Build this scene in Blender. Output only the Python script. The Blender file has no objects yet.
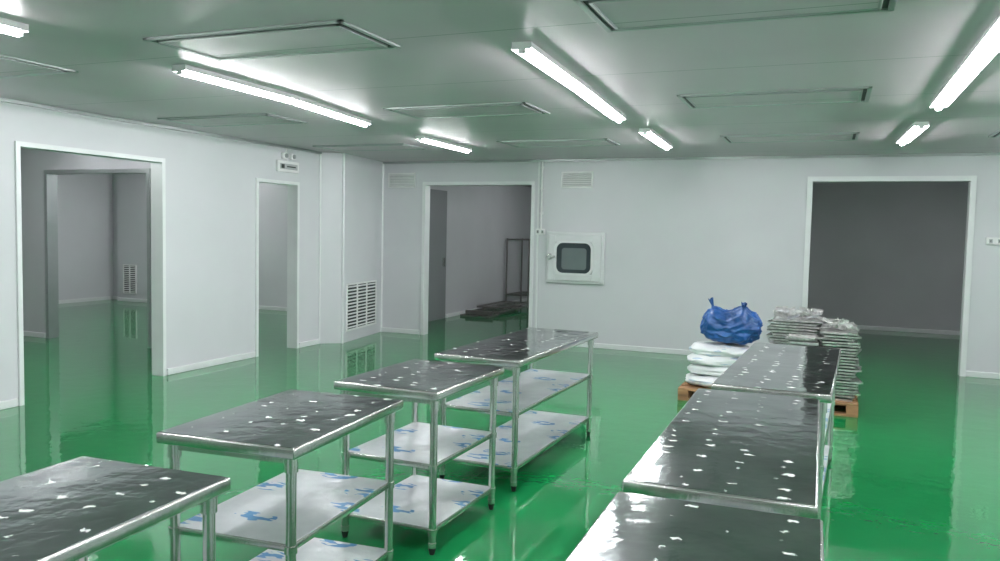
import bpy, bmesh, math, random
from mathutils import Vector, Matrix, noise
random.seed(4)
sc=bpy.context.scene
try:
    sc.view_settings.view_transform='Standard'
except Exception: pass

# ---------------------------------------------------------------- materials
def newmat(name):
    m=bpy.data.materials.new(name); m.use_nodes=True
    nt=m.node_tree; b=nt.nodes['Principled BSDF']
    return m,nt,b
def noise_node(nt,scale,detail=4,coord='Object',stretch=None,rough=0.5):
    tc=nt.nodes.new('ShaderNodeTexCoord'); n=nt.nodes.new('ShaderNodeTexNoise')
    n.inputs['Scale'].default_value=scale; n.inputs['Detail'].default_value=detail
    n.inputs['Roughness'].default_value=rough
    if stretch:
        mp=nt.nodes.new('ShaderNodeMapping'); mp.inputs['Scale'].default_value=stretch
        nt.links.new(tc.outputs[coord],mp.inputs[0]); nt.links.new(mp.outputs[0],n.inputs[0])
    else: nt.links.new(tc.outputs[coord],n.inputs[0])
    return n
def ramp(nt,src,stops):
    r=nt.nodes.new('ShaderNodeValToRGB'); e=r.color_ramp.elements
    while len(e)<len(stops): e.new(.5)
    for i,(p,c) in enumerate(stops):
        e[i].position=p; e[i].color=(*c,1) if len(c)==3 else c
    nt.links.new(src,r.inputs[0]); return r
def simple(name,col,rough=.5,metal=0,var=.08,scale=6,bump=0,bscale=20,spec=.5,stretch=None):
    m,nt,b=newmat(name)
    n=noise_node(nt,scale,stretch=stretch)
    lo=tuple(c*(1-var) for c in col); hi=tuple(min(1,c*(1+var)) for c in col)
    r=ramp(nt,n.outputs[0],[(.3,lo),(.7,hi)])
    nt.links.new(r.outputs[0],b.inputs['Base Color'])
    b.inputs['Roughness'].default_value=rough; b.inputs['Metallic'].default_value=metal
    b.inputs['Specular IOR Level'].default_value=spec
    if bump:
        n2=noise_node(nt,bscale,3,stretch=stretch); bp=nt.nodes.new('ShaderNodeBump')
        bp.inputs['Strength'].default_value=bump; bp.inputs['Distance'].default_value=.01
        nt.links.new(n2.outputs[0],bp.inputs['Height']); nt.links.new(bp.outputs[0],b.inputs['Normal'])
    return m
def emis(name,col,s):
    m,nt,b=newmat(name)
    b.inputs['Base Color'].default_value=(.9,.9,.9,1)
    b.inputs['Emission Color'].default_value=(*col,1); b.inputs['Emission Strength'].default_value=s
    return m

M_wall=simple('wall_panel_steel',(.66,.66,.69),.36,0,.03,1.2,bump=.03,bscale=3)
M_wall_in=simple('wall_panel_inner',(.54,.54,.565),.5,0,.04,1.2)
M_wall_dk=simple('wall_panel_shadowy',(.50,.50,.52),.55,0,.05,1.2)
M_opening_dk=simple('dark_opening_grey',(.22,.23,.24),.5,0,.05,1.2)
M_trim=simple('white_aluminium',(.80,.81,.82),.35,.1,.03,4)
M_trimg=simple('grey_aluminium',(.42,.45,.45),.3,.6,.05,4)
M_pass=simple('pass_box_sheet_steel',(.74,.75,.76),.3,.25,.05,5)
M_dark=simple('dark_gap',(.03,.035,.035),.6)
M_black=simple('black_rubber',(.015,.015,.017),.45)
M_white=simple('white_plastic',(.84,.84,.84),.35,0,.04,5)
M_vback=simple('vent_back_grey',(.45,.46,.47),.5)
M_steel=simple('brushed_stainless',(.66,.66,.64),.24,1,.10,14,bump=.08,bscale=60,stretch=(1,1,.2))
M_wood=simple('pallet_wood',(.30,.16,.075),.7,0,.35,7,bump=.3,bscale=30,stretch=(.4,3,3))
M_bronze=simple('dull_rack_steel',(.20,.19,.185),.4,.5)
M_tube=emis('fluorescent_tube_glow',(.97,.98,1.0),96)

def math_n(nt,op,a,bv=None,c=None):
    n=nt.nodes.new('ShaderNodeMath'); n.operation=op
    for i,v in enumerate((a,bv,c)):
        if v is None: continue
        if isinstance(v,(int,float)): n.inputs[i].default_value=v
        else: nt.links.new(v,n.inputs[i])
    return n.outputs[0]
# ceiling: painted steel panels with fine seams
m,nt,b=newmat('ceiling_panel_steel'); M_ceil=m
tc=nt.nodes.new('ShaderNodeTexCoord'); sp=nt.nodes.new('ShaderNodeSeparateXYZ'); nt.links.new(tc.outputs['Object'],sp.inputs[0])
a=math_n(nt,'ADD',sp.outputs[1],20.3)
a=math_n(nt,'DIVIDE',a,1.27); a=math_n(nt,'FRACT',a); seam=math_n(nt,'LESS_THAN',a,.008)
n=noise_node(nt,.8,3)
r=ramp(nt,n.outputs[0],[(.3,(.56,.47,.53)),(.7,(.62,.525,.585))])
mx=nt.nodes.new('ShaderNodeMixRGB'); nt.links.new(seam,mx.inputs[0]); nt.links.new(r.outputs[0],mx.inputs[1]); mx.inputs[2].default_value=(.28,.26,.28,1)
nt.links.new(mx.outputs[0],b.inputs['Base Color']); b.inputs['Roughness'].default_value=.40
b.inputs['Specular IOR Level'].default_value=.4
n2=noise_node(nt,1.6,2); bp=nt.nodes.new('ShaderNodeBump'); bp.inputs['Strength'].default_value=.12; bp.inputs['Distance'].default_value=.02
nt.links.new(n2.outputs[0],bp.inputs['Height']); nt.links.new(bp.outputs[0],b.inputs['Normal'])

# floor: self-levelling green epoxy
m,nt,b=newmat('green_epoxy'); M_floor=m
n=noise_node(nt,.7,4)
r=ramp(nt,n.outputs[0],[(.3,(.007,.195,.055)),(.7,(.012,.235,.070))])
nt.links.new(r.outputs[0],b.inputs['Base Color'])
b.inputs['Roughness'].default_value=.03; b.inputs['IOR'].default_value=1.58
n2=noise_node(nt,4.5,4,rough=.55); bp=nt.nodes.new('ShaderNodeBump'); bp.inputs['Strength'].default_value=.16; bp.inputs['Distance'].default_value=.012
nt.links.new(n2.outputs[0],bp.inputs['Height']); nt.links.new(bp.outputs[0],b.inputs['Normal'])

# table top : mirror steel under film, with small white specks
m,nt,b=newmat('table_top_film'); M_top=m
tc=nt.nodes.new('ShaderNodeTexCoord')
oi=nt.nodes.new('ShaderNodeObjectInfo')
add=nt.nodes.new('ShaderNodeVectorMath'); add.operation='ADD'
sc1=nt.nodes.new('ShaderNodeVectorMath'); sc1.operation='SCALE'; sc1.inputs['Scale'].default_value=5
cmb=nt.nodes.new('ShaderNodeCombineXYZ'); nt.links.new(oi.outputs['Random'],cmb.inputs[0]); nt.links.new(oi.outputs['Random'],cmb.inputs[1])
nt.links.new(cmb.outputs[0],sc1.inputs[0]); nt.links.new(tc.outputs['Object'],add.inputs[0]); nt.links.new(sc1.outputs[0],add.inputs[1])
wn=nt.nodes.new('ShaderNodeTexNoise'); wn.inputs['Scale'].default_value=45; wn.inputs['Detail'].default_value=3
nt.links.new(add.outputs[0],wn.inputs[0])
wa=nt.nodes.new('ShaderNodeVectorMath'); wa.operation='MULTIPLY_ADD'
nt.links.new(wn.outputs['Color'],wa.inputs[0]); wa.inputs[1].default_value=(.05,.05,0); nt.links.new(add.outputs[0],wa.inputs[2])
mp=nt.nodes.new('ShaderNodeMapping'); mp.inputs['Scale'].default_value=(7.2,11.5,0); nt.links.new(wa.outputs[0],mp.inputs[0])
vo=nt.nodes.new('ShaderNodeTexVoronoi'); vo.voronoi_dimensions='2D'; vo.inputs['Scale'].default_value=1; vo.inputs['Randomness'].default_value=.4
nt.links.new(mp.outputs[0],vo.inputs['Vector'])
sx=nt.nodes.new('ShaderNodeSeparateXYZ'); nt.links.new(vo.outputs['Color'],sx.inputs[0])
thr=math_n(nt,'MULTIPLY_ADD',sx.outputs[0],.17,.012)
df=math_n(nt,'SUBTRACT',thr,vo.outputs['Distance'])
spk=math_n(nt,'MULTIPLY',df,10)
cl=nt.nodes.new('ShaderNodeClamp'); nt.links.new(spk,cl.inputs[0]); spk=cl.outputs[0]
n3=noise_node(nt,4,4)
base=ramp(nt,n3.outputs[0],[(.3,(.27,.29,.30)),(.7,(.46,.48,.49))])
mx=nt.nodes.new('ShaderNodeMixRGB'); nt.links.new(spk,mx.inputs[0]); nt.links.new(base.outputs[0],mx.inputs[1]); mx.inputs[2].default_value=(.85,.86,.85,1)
nt.links.new(mx.outputs[0],b.inputs['Base Color'])
nt.links.new(math_n(nt,'SUBTRACT',1,spk),b.inputs['Metallic'])
nt.links.new(math_n(nt,'MULTIPLY_ADD',spk,.4,.10),b.inputs['Roughness'])
n4=noise_node(nt,8,3); bp=nt.nodes.new('ShaderNodeBump'); bp.inputs['Strength'].default_value=.22; bp.inputs['Distance'].default_value=.01
nt.links.new(n4.outputs[0],bp.inputs['Height']); nt.links.new(bp.outputs[0],b.inputs['Normal'])

# shelf film: whitish plastic with sparse blue print
m,nt,b=newmat('shelf_film_printed'); M_film=m
tc=nt.nodes.new('ShaderNodeTexCoord')
mp=nt.nodes.new('ShaderNodeMapping'); mp.inputs['Rotation'].default_value=(0,0,.5); mp.inputs['Scale'].default_value=(2.6,4.4,0)
nt.links.new(tc.outputs['Object'],mp.inputs[0])
vo=nt.nodes.new('ShaderNodeTexVoronoi'); vo.voronoi_dimensions='2D'; vo.inputs['Scale'].default_value=1; vo.inputs['Randomness'].default_value=.6
nt.links.new(mp.outputs[0],vo.inputs['Vector'])
near=math_n(nt,'LESS_THAN',vo.outputs['Distance'],.25)
wv=nt.nodes.new('ShaderNodeTexNoise'); wv.inputs['Scale'].default_value=22; wv.inputs['Detail'].default_value=1
mp2=nt.nodes.new('ShaderNodeMapping'); mp2.inputs['Rotation'].default_value=(0,0,.5); mp2.inputs['Scale'].default_value=(.5,1.5,0)
nt.links.new(tc.outputs['Object'],mp2.inputs[0]); nt.links.new(mp2.outputs[0],wv.inputs[0])
st=math_n(nt,'GREATER_THAN',wv.outputs[0],.52)
blue=math_n(nt,'MULTIPLY',near,st)
n5=noise_node(nt,5,3); base=ramp(nt,n5.outputs[0],[(.3,(.58,.60,.63)),(.7,(.78,.80,.83))])
mx=nt.nodes.new('ShaderNodeMixRGB'); nt.links.new(blue,mx.inputs[0]); nt.links.new(base.outputs[0],mx.inputs[1]); mx.inputs[2].default_value=(.05,.25,.52,1)
nt.links.new(mx.outputs[0],b.inputs['Base Color']); b.inputs['Roughness'].default_value=.28; b.inputs['Metallic'].default_value=.2
n4=noise_node(nt,9,4); bp=nt.nodes.new('ShaderNodeBump'); bp.inputs['Strength'].default_value=.45; bp.inputs['Distance'].default_value=.02
nt.links.new(n4.outputs[0],bp.inputs['Height']); nt.links.new(bp.outputs[0],b.inputs['Normal'])

M_blue=simple('blue_plastic_bag',(.010,.070,.24),.36,0,.35,5,bump=.5,bscale=12)
M_glass=simple('dark_window_glass',(.03,.045,.05),.08,0,.1,3)
M_glass2=simple('window_inner_grey',(.13,.16,.16),.15,0,.1,3)
M_scrap=simple('cut_steel_sheet',(.76,.75,.74),.28,.9,.28,20,bump=.4,bscale=40)
m,nt,b=newmat('white_woven_sack'); M_sack=m
n=noise_node(nt,5,3,stretch=(1,1,6)); r=ramp(nt,n.outputs[0],[(.3,(.76,.78,.80)),(.60,(.80,.81,.82)),(.66,(.42,.52,.66)),(.8,(.76,.78,.81))])
nt.links.new(r.outputs[0],b.inputs['Base Color']); b.inputs['Roughness'].default_value=.42
n4=noise_node(nt,28,3); bp=nt.nodes.new('ShaderNodeBump'); bp.inputs['Strength'].default_value=.4; bp.inputs['Distance'].default_value=.01
nt.links.new(n4.outputs[0],bp.inputs['Height']); nt.links.new(bp.outputs[0],b.inputs['Normal'])

# ---------------------------------------------------------------- builder
class B:
    def __init__(s,name):
        s.name=name; s.bm=bmesh.new(); s.mats=[]
    def mi(s,m):
        if m not in s.mats: s.mats.append(m)
        return s.mats.index(m)
    def _merge(s,tb,mat,M=None,smooth=False):
        i=s.mi(mat)
        for f in tb.faces: f.material_index=i; f.smooth=smooth
        if M is not None: bmesh.ops.transform(tb,matrix=M,verts=tb.verts)
        me=bpy.data.meshes.new('t'); tb.to_mesh(me); tb.free(); s.bm.from_mesh(me); bpy.data.meshes.remove(me)
    def box(s,x0,x1,y0,y1,z0,z1,mat,bev=0,M=None,seg=2):
        tb=bmesh.new(); bmesh.ops.create_cube(tb,size=1)
        for v in tb.verts:
            v.co=Vector(((x0+x1)/2+v.co.x*(x1-x0),(y0+y1)/2+v.co.y*(y1-y0),(z0+z1)/2+v.co.z*(z1-z0)))
        if bev: bmesh.ops.bevel(tb,geom=tb.edges[:],offset=bev,segments=seg,affect='EDGES',profile=.5)
        s._merge(tb,mat,M)
    def cyl(s,p0,p1,r,mat,seg=14,r2=None,M=None):
        p0=Vector(p0);p1=Vector(p1); d=p1-p0
        tb=bmesh.new(); bmesh.ops.create_cone(tb,cap_ends=True,segments=seg,radius1=r,radius2=r if r2 is None else r2,depth=d.length)
        T=Matrix.Translation((p0+p1)/2)@d.to_track_quat('Z','Y').to_matrix().to_4x4()
        bmesh.ops.transform(tb,matrix=T,verts=tb.verts)
        s._merge(tb,mat,M,True)
    def poly(s,verts,faces,mat,M=None,smooth=False):
        tb=bmesh.new(); vs=[tb.verts.new(v) for v in verts]
        for f in faces: tb.faces.new([vs[i] for i in f])
        bmesh.ops.recalc_face_normals(tb,faces=tb.faces[:])
        s._merge(tb,mat,M,smooth)
    def done(s,loc=(0,0,0),rz=0,parent=None):
        me=bpy.data.meshes.new(s.name); s.bm.to_mesh(me); s.bm.free()
        for m in s.mats: me.materials.append(m)
        if s.mats and any(p.use_smooth for p in me.polygons):
            try: me.set_sharp_from_angle(angle=math.radians(40))
            except Exception: pass
        o=bpy.data.objects.new(s.name,me); sc.collection.objects.link(o)
        o.location=loc; o.rotation_euler=(0,0,rz)
        if parent: o.parent=parent
        return o
CZ=2.62
# ---------------------------------------------------------------- shell
b=B('floor'); b.box(-14.2,4.2,-3.5,18.4,-.1,0,M_floor); b.done()
b=B('ceiling'); b.box(-14.2,4.2,-3.5,18.4,CZ,CZ+.1,M_ceil); b.done()
b=B('wall_left')
for y0,y1,z0 in ((-3.4,4.82,0),(4.82,6.42,2.25),(6.42,7.92,0),(7.92,8.71,2.15),(8.71,10.8,0)):
    b.box(-6.57,-6.45,y0,y1,z0,CZ,M_wall)
b.done()
b=B('wall_back')
for x0,x1,z0 in ((-6.57,-5.67,0),(-5.67,-3.945,2.28),(-3.945,-.24,0),(-.24,1.50,2.31),(1.5,4.12,0)):
    b.box(x0,x1,10.8,10.92,z0,CZ,M_wall)
b.done()
b=B('wall_right'); b.box(4.0,4.12,-3.4,10.8,0,CZ,M_wall); b.done()
b=B('wall_front'); b.box(-6.57,4.12,-3.52,-3.4,0,CZ,M_wall); b.done()
b=B('wall_corner_column')
P=[(-6.45,9.22),(-6.2,9.42),(-6.40,10.8),(-6.45,10.8)]
b.poly([(x,y,z) for z in (0,CZ) for x,y in P],[(0,1,2,3),(7,6,5,4)]+[(i,(i+1)%4,4+(i+1)%4,4+i) for i in range(4)],M_wall)
b.done()
b=B('wall_side_room_partition')
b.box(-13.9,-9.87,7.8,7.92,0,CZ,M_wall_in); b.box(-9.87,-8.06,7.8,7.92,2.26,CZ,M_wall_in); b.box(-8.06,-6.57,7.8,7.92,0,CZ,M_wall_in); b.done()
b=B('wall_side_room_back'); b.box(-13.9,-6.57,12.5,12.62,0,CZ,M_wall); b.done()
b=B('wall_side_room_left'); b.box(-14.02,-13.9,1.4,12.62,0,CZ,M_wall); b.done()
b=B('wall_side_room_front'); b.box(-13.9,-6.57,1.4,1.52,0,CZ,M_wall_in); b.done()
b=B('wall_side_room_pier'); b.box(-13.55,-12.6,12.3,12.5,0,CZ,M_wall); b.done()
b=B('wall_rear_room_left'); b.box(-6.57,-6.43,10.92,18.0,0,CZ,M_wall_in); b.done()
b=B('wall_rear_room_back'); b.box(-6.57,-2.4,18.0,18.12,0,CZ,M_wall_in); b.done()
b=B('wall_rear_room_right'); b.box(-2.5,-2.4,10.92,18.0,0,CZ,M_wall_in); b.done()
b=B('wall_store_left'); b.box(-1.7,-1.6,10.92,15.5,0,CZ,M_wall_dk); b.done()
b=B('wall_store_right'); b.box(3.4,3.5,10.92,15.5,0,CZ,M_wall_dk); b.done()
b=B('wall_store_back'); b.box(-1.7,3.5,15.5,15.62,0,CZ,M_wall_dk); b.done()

def bb(name,segs,mat=M_trim):
    b=B(name)
    for s in segs: b.box(*s,.0,.07,mat,.006)
    b.done()
bb('baseboard_left',[(-6.45,-6.425,y0,y1) for y0,y1 in ((-3.4,4.77),(6.47,7.87),(8.76,9.22))])
bb('baseboard_back',[(x0,x1,10.775,10.8) for x0,x1 in ((-6.39,-5.72),(-3.89,-.29),(1.55,4.0))])
bb('baseboard_right',[(3.975,4.0,-3.4,10.77)])
bb('baseboard_store',[(-1.6,3.4,15.475,15.5)])
bb('baseboard_rear_room',[(-6.43,-6.405,13.1,18.0)])
bb('baseboard_side_room',[(-13.9,-13.56,12.475,12.5),(-13.55,-12.6,12.275,12.3),(-12.59,-6.6,12.475,12.5),(-13.9,-9.93,7.775,7.8),(-8.0,-6.6,7.775,7.8)])
b=B('baseboard_side_room_left'); b.box(-13.9,-13.875,1.6,12.4,0,.07,M_trim); b.done()

# door frames: face trims proud of the wall plus a lining inside the opening
def frame_y(name,x0,x1,h,f0,f1,w=.05,mat=M_trim):
    b=B(name); e=.012
    for a0,a1 in ((f0-.02,f0),(f1,f1+.02)):
        b.box(x0-w,x0,a0,a1,0,h,mat); b.box(x1,x1+w,a0,a1,0,h,mat); b.box(x0-w,x1+w,a0,a1,h,h+w,mat)
    b.box(x0,x0+e,f0-.02,f1+.02,0,h-e,mat); b.box(x1-e,x1,f0-.02,f1+.02,0,h-e,mat); b.box(x0,x1,f0-.02,f1+.02,h-e,h,mat)
    b.done()
def frame_x(name,y0,y1,h,w=.05,mat=M_trim):
    b=B(name); e=.012; f0,f1=-6.57,-6.45
    for a0,a1 in ((f0-.02,f0),(f1,f1+.02)):
        b.box(a0,a1,y0-w,y0,0,h,mat); b.box(a0,a1,y1,y1+w,0,h,mat); b.box(a0,a1,y0-w,y1+w,h,h+w,mat)
    b.box(f0-.02,f1+.02,y0,y0+e,0,h-e,mat); b.box(f0-.02,f1+.02,y1-e,y1,0,h-e,mat); b.box(f0-.02,f1+.02,y0,y1,h-e,h,mat)
    b.done()
frame_x('door_1',4.82,6.42,2.25,.03); frame_x('door_2',7.92,8.71,2.15,.03)
frame_y('door_3',-5.67,-3.945,2.28,10.8,10.92,.035); frame_y('door_4',-.24,1.50,2.31,10.8,10.92)
frame_y('door_5',-9.87,-8.06,2.26,7.8,7.92,.04,M_trimg)
b=B('dark_opening_panel'); b.box(-6.43,-6.40,11.0,13.05,0,2.3,M_opening_dk,.004); b.box(-6.40,-6.37,12.9,12.95,.95,1.1,M_steel,.005); b.done()  # dark panel with handle, put in for an unlit side opening

b=B('trim_1'); b.box(-3.865,-3.84,10.785,10.8,.07,CZ,M_trim); b.done()
b=B('trim_2'); b.cyl((-6.2,9.415,.0),(-6.2,9.415,CZ),.018,M_trim); b.done()
b=B('trim_3'); b.cyl((-6.40,10.79,.0),(-6.40,10.79,CZ),.018,M_trim); b.done()
b=B('trim_4'); b.cyl((-6.44,9.215,.0),(-6.44,9.215,CZ),.012,M_trim); b.done()
b=B('trim_5'); b.box(-6.45,-6.41,-3.4,9.2,CZ-.03,CZ,M_trimg); b.done()
b=B('trim_6'); b.box(-6.38,4.0,10.76,10.8,CZ-.03,CZ,M_trimg); b.done()

# ---------------------------------------------------------------- ceiling filter housings
def panel(x0,x1,y0,y1):
    b=B('ceiling_filter_panel'); z=CZ
    for i,(o,ww,dz) in enumerate(((0,.028,.012),(.055,.016,.016))):
        X0,X1,Y0,Y1=x0+o,x1-o,y0+o,y1-o
        b.box(X0,X1,Y0,Y0+ww,z-dz,z,M_trimg,.002); b.box(X0,X1,Y1-ww,Y1,z-dz,z,M_trimg,.002)
        b.box(X0,X0+ww,Y0,Y1,z-dz,z,M_trimg,.002); b.box(X1-ww,X1,Y0,Y1,z-dz,z,M_trimg,.002)
    b.box(x0+.028,x1-.028,y0+.028,y1-.028,z-.003,z,M_dark)
    b.box(x0+.071,x1-.071,y0+.071,y1-.071,z-.012,z-.003,M_ceil)
    b.done()
for x0,x1 in ((-6.05,-4.75),(-3.55,-2.26),(-1.08,.22),(1.38,2.66)):
    for y0,y1 in ((.85,1.45),(3.40,4.0),(5.97,6.58),(8.48,9.1)):
        panel(x0,x1,y0,y1)

# ---------------------------------------------------------------- fluorescent battens (trough lips added to keep tube light off the ceiling)
def batten(p0,p1,mat=M_tube):
    p0=Vector((*p0,0)); p1=Vector((*p1,0)); L=(p1-p0).length; mid=(p0+p1)/2
    b=B('fluorescent_batten_light'); x=0; y0,y1=-L/2,L/2; z=0
    b.box(x-.05,x+.05,y0,y1,z-.012,z,M_white)
    for s in (-1,1):
        b.poly([(x+s*.05,y0,z-.002),(x+s*.05,y1,z-.002),(x+s*.062,y1,z-.038),(x+s*.062,y0,z-.038),
                (x+s*.046,y0,z-.012),(x+s*.046,y1,z-.012),(x+s*.059,y1,z-.038),(x+s*.059,y0,z-.038)],
               [(0,1,2,3),(7,6,5,4),(3,2,6,7),(0,3,7,4),(1,5,6,2)],M_white)
    for ya,yb in ((y0-.004,y0),(y1,y1+.004)): b.box(x-.055,x+.055,ya,yb,z-.040,z,M_white)
    b.box(x-.020,x+.020,y0,y0+.014,z-.062,z-.012,M_white); b.box(x-.020,x+.020,y1-.014,y1,z-.062,z-.012,M_white)
    b.cyl((x,y0+.010,z-.042),(x,y1-.010,z-.042),.022,mat,8)
    d=p1-p0
    return b.done((mid.x,mid.y,CZ),math.atan2(-d.x,d.y))
# rows follow the slightly crooked lines they were hung on
for pts in (((-3.96,-1.2),(-3.96,.1)),((-3.96,1.7),(-3.95,2.98)),((-3.90,4.03),(-3.93,5.25)),((-3.94,5.27),(-4.12,6.62)),((-4.17,7.80),(-4.19,9.10)),
            ((-1.6,-1.2),(-1.6,.1)),((-1.6,1.7),(-1.6,2.98)),((-1.58,4.10),(-1.64,5.47)),((-1.642,5.49),(-1.73,6.88)),((-1.70,7.76),(-1.75,9.20)),
            ((.68,-1.2),(.68,.1)),((.70,1.7),(.70,2.98)),((.71,4.05),(.705,5.40)),((.705,5.43),(.70,6.78)),((.69,7.86),(.64,9.2)),
            ((3.0,-1.2),(3.0,.1)),((3.0,1.7),(3.0,2.98)),((3.0,4.0),(3.0,5.3)),((3.0,5.34),(3.0,6.64)),((3.0,7.7),(3.0,9.0))):
    batten(*pts)
for x,y in ((-10.5,9.0),(-11.0,10.8),(-7.6,10.0),(-8.2,4.6),(-9.6,3.0),(-8.6,6.2),(-4.0,14.5),(-3.2,11.6)):  # unseen battens added to brighten the side and rear rooms
    batten((x,y),(x,y+1.2))
batten((2.9,11.6),(2.9,12.8)); batten((-.95,11.6),(-.95,12.6),emis('added_tube_glow_faint',(.97,.98,1),25))  # two more added out of view to lift the dim store

# ---------------------------------------------------------------- wall vents etc.
def louver(name,w,h,M,n,cols=1):
    b=B(name)
    f=.025
    b.box(0,w,-.02,0,0,f,M_white,.003,M); b.box(0,w,-.02,0,h-f,h,M_white,.003,M)
    b.box(0,f,-.02,0,0,h,M_white,.003,M); b.box(w-f,w,-.02,0,0,h,M_white,.003,M)
    b.box(f,w-f,-.004,0,f,h-f,M_dark if cols>1 else M_vback,0,M)
    cw=(w-2*f)/cols
    for c in range(1,cols): b.box(f+c*cw-.014,f+c*cw+.014,-.018,0,f,h-f,M_white,0,M)
    st=(h-2*f)/n
    for i in range(n):
        z=f+st*(i+.5)
        T=M@Matrix.Translation((0,-.011,z))@Matrix.Rotation(math.radians(-35),4,'X')
        b.box(f,w-f,-.009,.009,-.002-st*.15,.002+st*.12,M_white,0,T)
    return b.done()
louver('wall_vent',.47,.22,Matrix.Translation((-6.30,10.8,2.23)),7)
louver('wall_vent',.46,.23,Matrix.Translation((-3.52,10.8,2.22)),7)
louver('wall_vent',.36,.60,Matrix.Translation((-13.4,12.3,.16)),14,2)
d=Vector((-.2,1.38,0)).normalized()
X=d; Zv=Vector((0,0,1)); Yv=Zv.cross(X)
Mv=Matrix(((X.x,Yv.x,0,-6.2+X.x*.10),(X.y,Yv.y,0,9.42+X.y*.10),(0,0,1,.15),(0,0,0,1)))
louver('wall_vent',1.05,.67,Mv,13,3)

b=B('emergency_exit_sign')
b.box(-6.45,-6.41,8.27,8.70,2.29,2.43,M_white,.006); b.box(-6.412,-6.405,8.31,8.66,2.325,2.395,M_vback,.002)
b.box(-6.406,-6.402,8.33,8.39,2.335,2.385,M_dark); b.box(-6.406,-6.402,8.44,8.62,2.352,2.368,M_dark)
for y in (8.37,8.53):
    b.box(-6.45,-6.40,y,y+.09,2.455,2.535,M_white,.012); b.cyl((-6.40,y+.045,2.495),(-6.385,y+.045,2.495),.028,M_trimg,16)
b.cyl((-6.44,8.48,2.43),(-6.44,8.48,CZ),.008,M_white); b.done()

# pass box
b=B('pass_through_box')
x0,x1,z0,z1=-3.70,-2.86,.89,1.61; yf=10.72
b.box(x0,x1,10.75,10.8,z0,z1,M_pass,.006)
wx0,wx1,wz0,wz1=-3.56,-3.02,1.02,1.47
b.box(x0+.04,wx0,yf,10.75,z0+.04,z1-.04,M_pass,.005); b.box(wx1,x1-.04,yf,10.75,z0+.04,z1-.04,M_pass,.005)
b.box(wx0,wx1,yf,10.75,z0+.04,wz0,M_pass,.005); b.box(wx0,wx1,yf,10.75,wz1,z1-.04,M_pass,.005)
def rrect(cx,cz,w,h,r,n=6):
    pts=[]
    for k,(sx_,sz_) in enumerate(((1,1),(-1,1),(-1,-1),(1,-1))):
        for i in range(n+1):
            a=math.radians(90*k+90*i/n)
            pts.append((cx+sx_*(w/2-r)+r*math.cos(a),cz+sz_*(h/2-r)+r*math.sin(a)))
    return pts
cx,cz=(wx0+wx1)/2,(wz0+wz1)/2
o_=rrect(cx,cz,.57,.48,.11); i_=rrect(cx,cz,.50,.42,.09); N=len(o_)
vs=[(x,yf-.012,z) for x,z in o_]+[(x,yf-.012,z) for x,z in i_]+[(x,yf+.01,z) for x,z in o_]+[(x,yf+.01,z) for x,z in i_]
fs=[]
for i in range(N):
    j=(i+1)%N
    fs+=[(i,j,N+j,N+i),(i,2*N+i,2*N+j,j),(N+i,N+j,3*N+j,3*N+i)]
b.poly(vs,fs,M_trim)
b.poly([(x,yf+.004,z) for x,z in i_],[tuple(range(N))],M_glass)
k_=rrect(cx+.005,cz-.01,.36,.30,.04)
b.poly([(x,yf+.001,z) for x,z in k_],[tuple(range(N))],M_glass2)
b.box(x0+.05,x0+.09,yf-.05,yf,1.22,1.30,M_steel,.006); b.box(x0+.03,x0+.15,yf-.06,yf-.04,1.25,1.275,M_steel,.005)
b.done()
def socket(x,z,w=.14,n=2):
    b=B('wall_socket'); b.box(x,x+w,10.77,10.8,z,z+.085,M_white,.006)
    for i in range(n):
        cx=x+w*(i+.5)/n
        b.box(cx-.018,cx+.018,10.766,10.771,z+.02,z+.065,M_trimg,.002); b.box(cx-.004,cx+.004,10.764,10.767,z+.03,z+.055,M_dark)
    return b
b=socket(-3.88,1.56); b.cyl((-3.80,10.775,1.64),(-3.80,10.775,CZ-.03),.015,M_white)
for z in (1.85,2.2,2.5): b.box(-3.825,-3.775,10.77,10.8,z,z+.025,M_white,.003)
b.done()
b=socket(1.68,1.56,.18); b.done()

# ---------------------------------------------------------------- stainless tables
def table(cx,cy,w,l,rz=0,h=.82,shelves=(.45,.13)):
    b=B('stainless_work_table')
    b.box(-w/2,w/2,-l/2,l/2,h-.042,h,M_steel,.007,seg=3)
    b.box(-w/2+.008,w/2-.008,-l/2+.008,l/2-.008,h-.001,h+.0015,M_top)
    b.box(-w/2+.05,w/2-.05,-l/2+.04,-l/2+.08,h-.07,h-.042,M_steel); b.box(-w/2+.05,w/2-.05,l/2-.08,l/2-.04,h-.07,h-.042,M_steel)
    b.box(-.03,.03,-l/2+.08,l/2-.08,h-.07,h-.042,M_steel)
    ix,iy=w/2-.045,l/2-.05
    for sx_ in (-1,1):
        for sy_ in (-1,1):
            x,y=sx_*ix,sy_*iy
            b.cyl((x,y,.055),(x,y,h-.045),.019,M_steel,18)
            b.cyl((x,y,h-.10),(x,y,h-.042),.025,M_steel,18)
            b.cyl((x,y,.035),(x,y,.06),.021,M_steel,18)
            b.cyl((x,y,0),(x,y,.035),.012,M_black,14,r2=.020)
            for s in shelves: b.cyl((x,y,s-.03),(x,y,s-.002),.0235,M_steel,18)
    for s in shelves:
        b.box(-ix-.005,ix+.005,-iy-.005,iy+.005,s-.028,s,M_steel,.004)
        b.box(-ix,ix,-iy,iy,s,s+.002,M_film)
    return b.done((cx,cy,0),rz)
r=math.radians
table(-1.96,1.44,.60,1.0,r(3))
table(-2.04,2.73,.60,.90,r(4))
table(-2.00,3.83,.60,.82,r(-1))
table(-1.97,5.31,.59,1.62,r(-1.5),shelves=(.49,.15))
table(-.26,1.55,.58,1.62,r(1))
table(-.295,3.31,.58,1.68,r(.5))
table(-.22,5.22,.59,1.86,r(-2))

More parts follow.
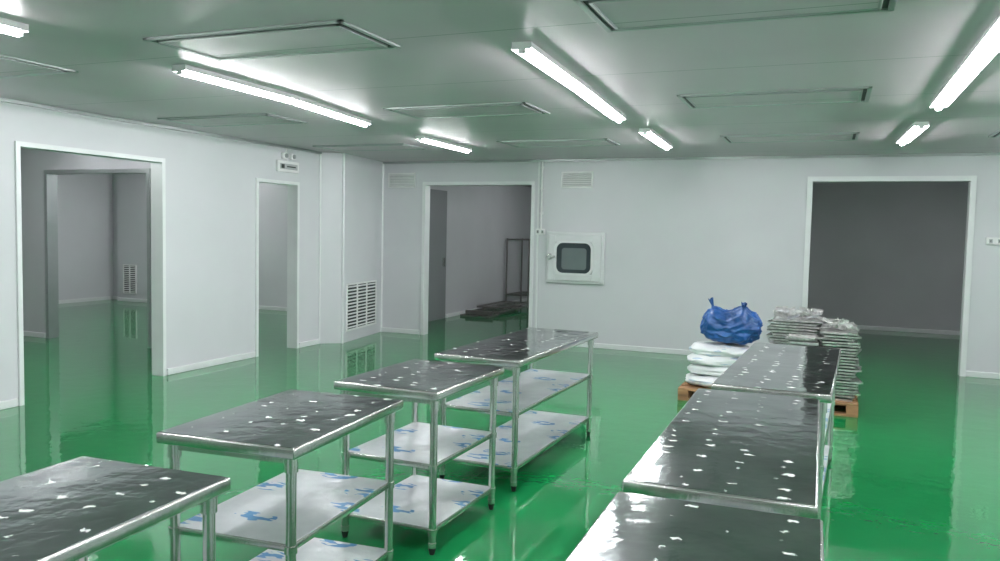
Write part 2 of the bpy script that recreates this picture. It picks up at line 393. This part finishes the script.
# ---------------------------------------------------------------- pallet + goods
b=B('wooden_pallet')
for i in range(6):
    y=7.78+i*.19; b.box(-1.30,.30,y,y+.13,.10,.122,M_wood,.003)
for x in (-1.30,-.55,.20): b.box(x,x+.10,7.78,8.86,.022,.10,M_wood,.003)
for y in (7.78,8.26,8.76): b.box(-1.30,.30,y,y+.10,0,.022,M_wood,.003)
b.done()
def blob(b,c,s,mat,p=2.6,nz=.03,seed=0,sub=4,rot=0,fn=None,pz=2.2):
    tb=bmesh.new(); bmesh.ops.create_icosphere(tb,subdivisions=sub,radius=1)
    for v in tb.verts:
        q=v.co.copy(); k=(abs(q.x)**p+abs(q.y)**p+abs(q.z)**pz)**(-1/p); q*=k
        q=Vector((q.x*s[0],q.y*s[1],q.z*s[2]))
        n=noise.fractal(v.co*2.2+Vector((seed*7.3,seed,0)),1,2,3)
        q+=v.co*nz*n
        if fn: q=fn(q,v.co.copy())
        v.co=q
    b._merge(tb,mat,Matrix.Translation(c)@Matrix.Rotation(rot,4,'Z'),True)
b=B('white_sack_stack')
for i in range(4):
    zc=.182+i*.098
    def flat(q,n,zc=zc):
        q=q.copy(); q.z=max(q.z,-.058); return q
    blob(b,(-.945+.02*(i%2)-.01*i,8.08+.02*i,zc),(.325-.012*i,.22,.064),M_sack,3.4,.02,i,4,r(6*(-1)**i),flat)
b.done()
def bagfn(q,n):
    q=q.copy(); t=max(0,n.z)
    # two tied-off corners rising from the gathered top, saddle between them
    ear=.05*math.exp(-((q.x+.17)/.07)**2)+.055*math.exp(-((q.x-.12)/.090)**2)
    q.z+=ear*t**.8
    q.y*=1-.55*t*t
    a=math.atan2(n.y,n.x); w=.006*(.3+t)
    q.x+=w*math.sin(a*9+n.z*2)*math.cos(a); q.y+=w*math.sin(a*9+n.z*2)*math.sin(a)
    p=n*2.4+Vector((4,1,7))
    rg=(.5-abs(noise.noise(p)))*.04+(.5-abs(noise.noise(p*2.1)))*.016
    q+=n*(rg-.025)
    q.z=max(q.z,-.155)
    return q
def tie(b,base,tip,r0,rn,r1,seed):
    # twisted corner: wide where it leaves the bag, pinched at the knot, fluted flare at the tip
    base=Vector(base); tip=Vector(tip); ax=(tip-base); L=ax.length; Q=ax.to_track_quat('Z','Y').to_matrix().to_4x4()
    n=28; rings=12; vs=[]
    for i in range(rings+1):
        t=i/rings
        rr=r0*(1-t/.6)**1.3+rn if t<.6 else rn+(r1-rn)*((t-.6)/.4)**.8
        for k in range(n):
            a=2*math.pi*k/n; f=1+.22*math.sin(5*a+seed+t*3)
            vs.append((rr*f*math.cos(a),rr*f*.55*math.sin(a),L*t+.012*math.sin(3*a+seed)*t))
    fs=[(i*n+k,i*n+(k+1)%n,(i+1)*n+(k+1)%n,(i+1)*n+k) for i in range(rings) for k in range(n)]
    fs.append(tuple(range(rings*n,rings*n+n)))
    b.poly(vs,fs,M_blue,Matrix.Translation(base)@Q,True)
b=B('blue_plastic_bag')
bc=Vector((-.86,8.12,.71))
blob(b,bc,(.285,.19,.165),M_blue,3.4,.015,3,6,0,bagfn,2.8)
tie(b,bc+Vector((-.155,0,.105)),bc+Vector((-.205,0,.265)),.085,.016,.042,0)
tie(b,bc+Vector((.09,0,.12)),bc+Vector((.115,0,.235)),.11,.020,.050,2)
b.done()
b=B('metal_tray_stack')
def stack(x,y,w,l,z0,z1,n,j=.02,ja=.12):
    st=(z1-z0)/n
    for i in range(n):
        z=z0+i*st; T=Matrix.Translation((x+random.uniform(-j,j),y+random.uniform(-j,j),z))@Matrix.Rotation(random.uniform(-ja,ja),4,'Z')
        b.box(-w/2,w/2,-l/2,l/2,.0,.004,M_scrap,0,T)
        t=st*.6
        b.box(-w/2,w/2,-l/2,-l/2+.006,0,t,M_scrap,0,T); b.box(-w/2,w/2,l/2-.006,l/2,0,t,M_scrap,0,T)
        b.box(-w/2,-w/2+.006,-l/2,l/2,0,t,M_scrap,0,T); b.box(w/2-.006,w/2,-l/2,l/2,0,t,M_scrap,0,T)
        for k in range(2):
            px=random.uniform(-w/2,w/2-.05); b.box(px,px+.04,-l/2-.012,-l/2,0,t*.9,M_scrap,0,T)
stack(-.27,8.45,.46,.50,.122,.81,26,.02,.14); stack(.12,8.14,.32,.5,.122,.75,23,.02,.16)
stack(-.20,7.96,.26,.26,.122,.70,14,.015,.15)
for cx,cy,zz,n in ((-.27,8.45,.815,50),(.12,8.14,.755,26)):
    for i in range(n):
        x=cx+random.uniform(-.18,.18)*(1 if n>30 else .6); y=cy+random.uniform(-.2,.2); a=random.uniform(0,3.1)
        T=Matrix.Translation((x,y,zz+random.uniform(0,.06)))@Matrix.Rotation(a,4,'Z')@Matrix.Rotation(random.uniform(-.4,.4),4,'Y')
        b.box(-.06,.06,-.012,.012,0,.004,M_scrap,0,T); b.box(-.06,.06,-.012,-.009,0,.025,M_scrap,0,T)
b.done()

# shelving rack and dismantled rack shelves in rear room
b=B('steel_shelf_rack')
for x in (-6.36,-5.86):
    for y in (15.9,16.8):
        b.cyl((x,y,0),(x,y,1.45),.018,M_bronze)
for z in (.25,1.43):
    for y in (15.9,16.8): b.cyl((-6.36,y,z),(-5.86,y,z),.014,M_bronze)
    for x in (-6.36,-5.86): b.cyl((x,15.9,z),(x,16.8,z),.014,M_bronze)
for k in range(7): b.cyl((-6.30+k*.065,15.9,.25),(-6.30+k*.065,16.8,.25),.006,M_bronze)
b.done()
b=B('dismantled_rack_shelves')
for j,(yy,zz,xx) in enumerate(((13.5,.02,-6.3),(13.9,.07,-6.25),(14.3,.12,-6.32))):
    x0,x1,y0,y1=xx,xx+.55,yy,yy+1.35
    for x in (x0,x1): b.box(x-.015,x+.015,y0,y1,zz-.02,zz+.015,M_bronze,.003)
    for y in (y0,y1): b.box(x0,x1,y-.015,y+.015,zz-.02,zz+.015,M_bronze,.003)
    for k in range(1,8): y=y0+k*(y1-y0)/8; b.box(x0,x1,y-.01,y+.01,zz-.005,zz+.01,M_steel)
for y in (13.7,15.0): b.box(-6.3,-5.75,y,y+.05,0,.10,M_bronze)
b.done()

# ---------------------------------------------------------------- world + camera
w=bpy.data.worlds.new('world'); sc.world=w; w.use_nodes=True
w.node_tree.nodes['Background'].inputs[0].default_value=(.5,.55,.6,1); w.node_tree.nodes['Background'].inputs[1].default_value=.02
cam=bpy.data.cameras.new('camera'); co=bpy.data.objects.new('camera',cam); sc.collection.objects.link(co)
R=Matrix(((.9247674,-.0426562,.3781344),(.3799585,.0489340,-.9237083),(.0208982,.9978908,.0614602)))
co.matrix_world=Matrix.Translation((0,0,1.6))@R.to_4x4()
cam.sensor_width=36; cam.lens=802.3*36/1000; cam.clip_start=.05
sc.camera=co
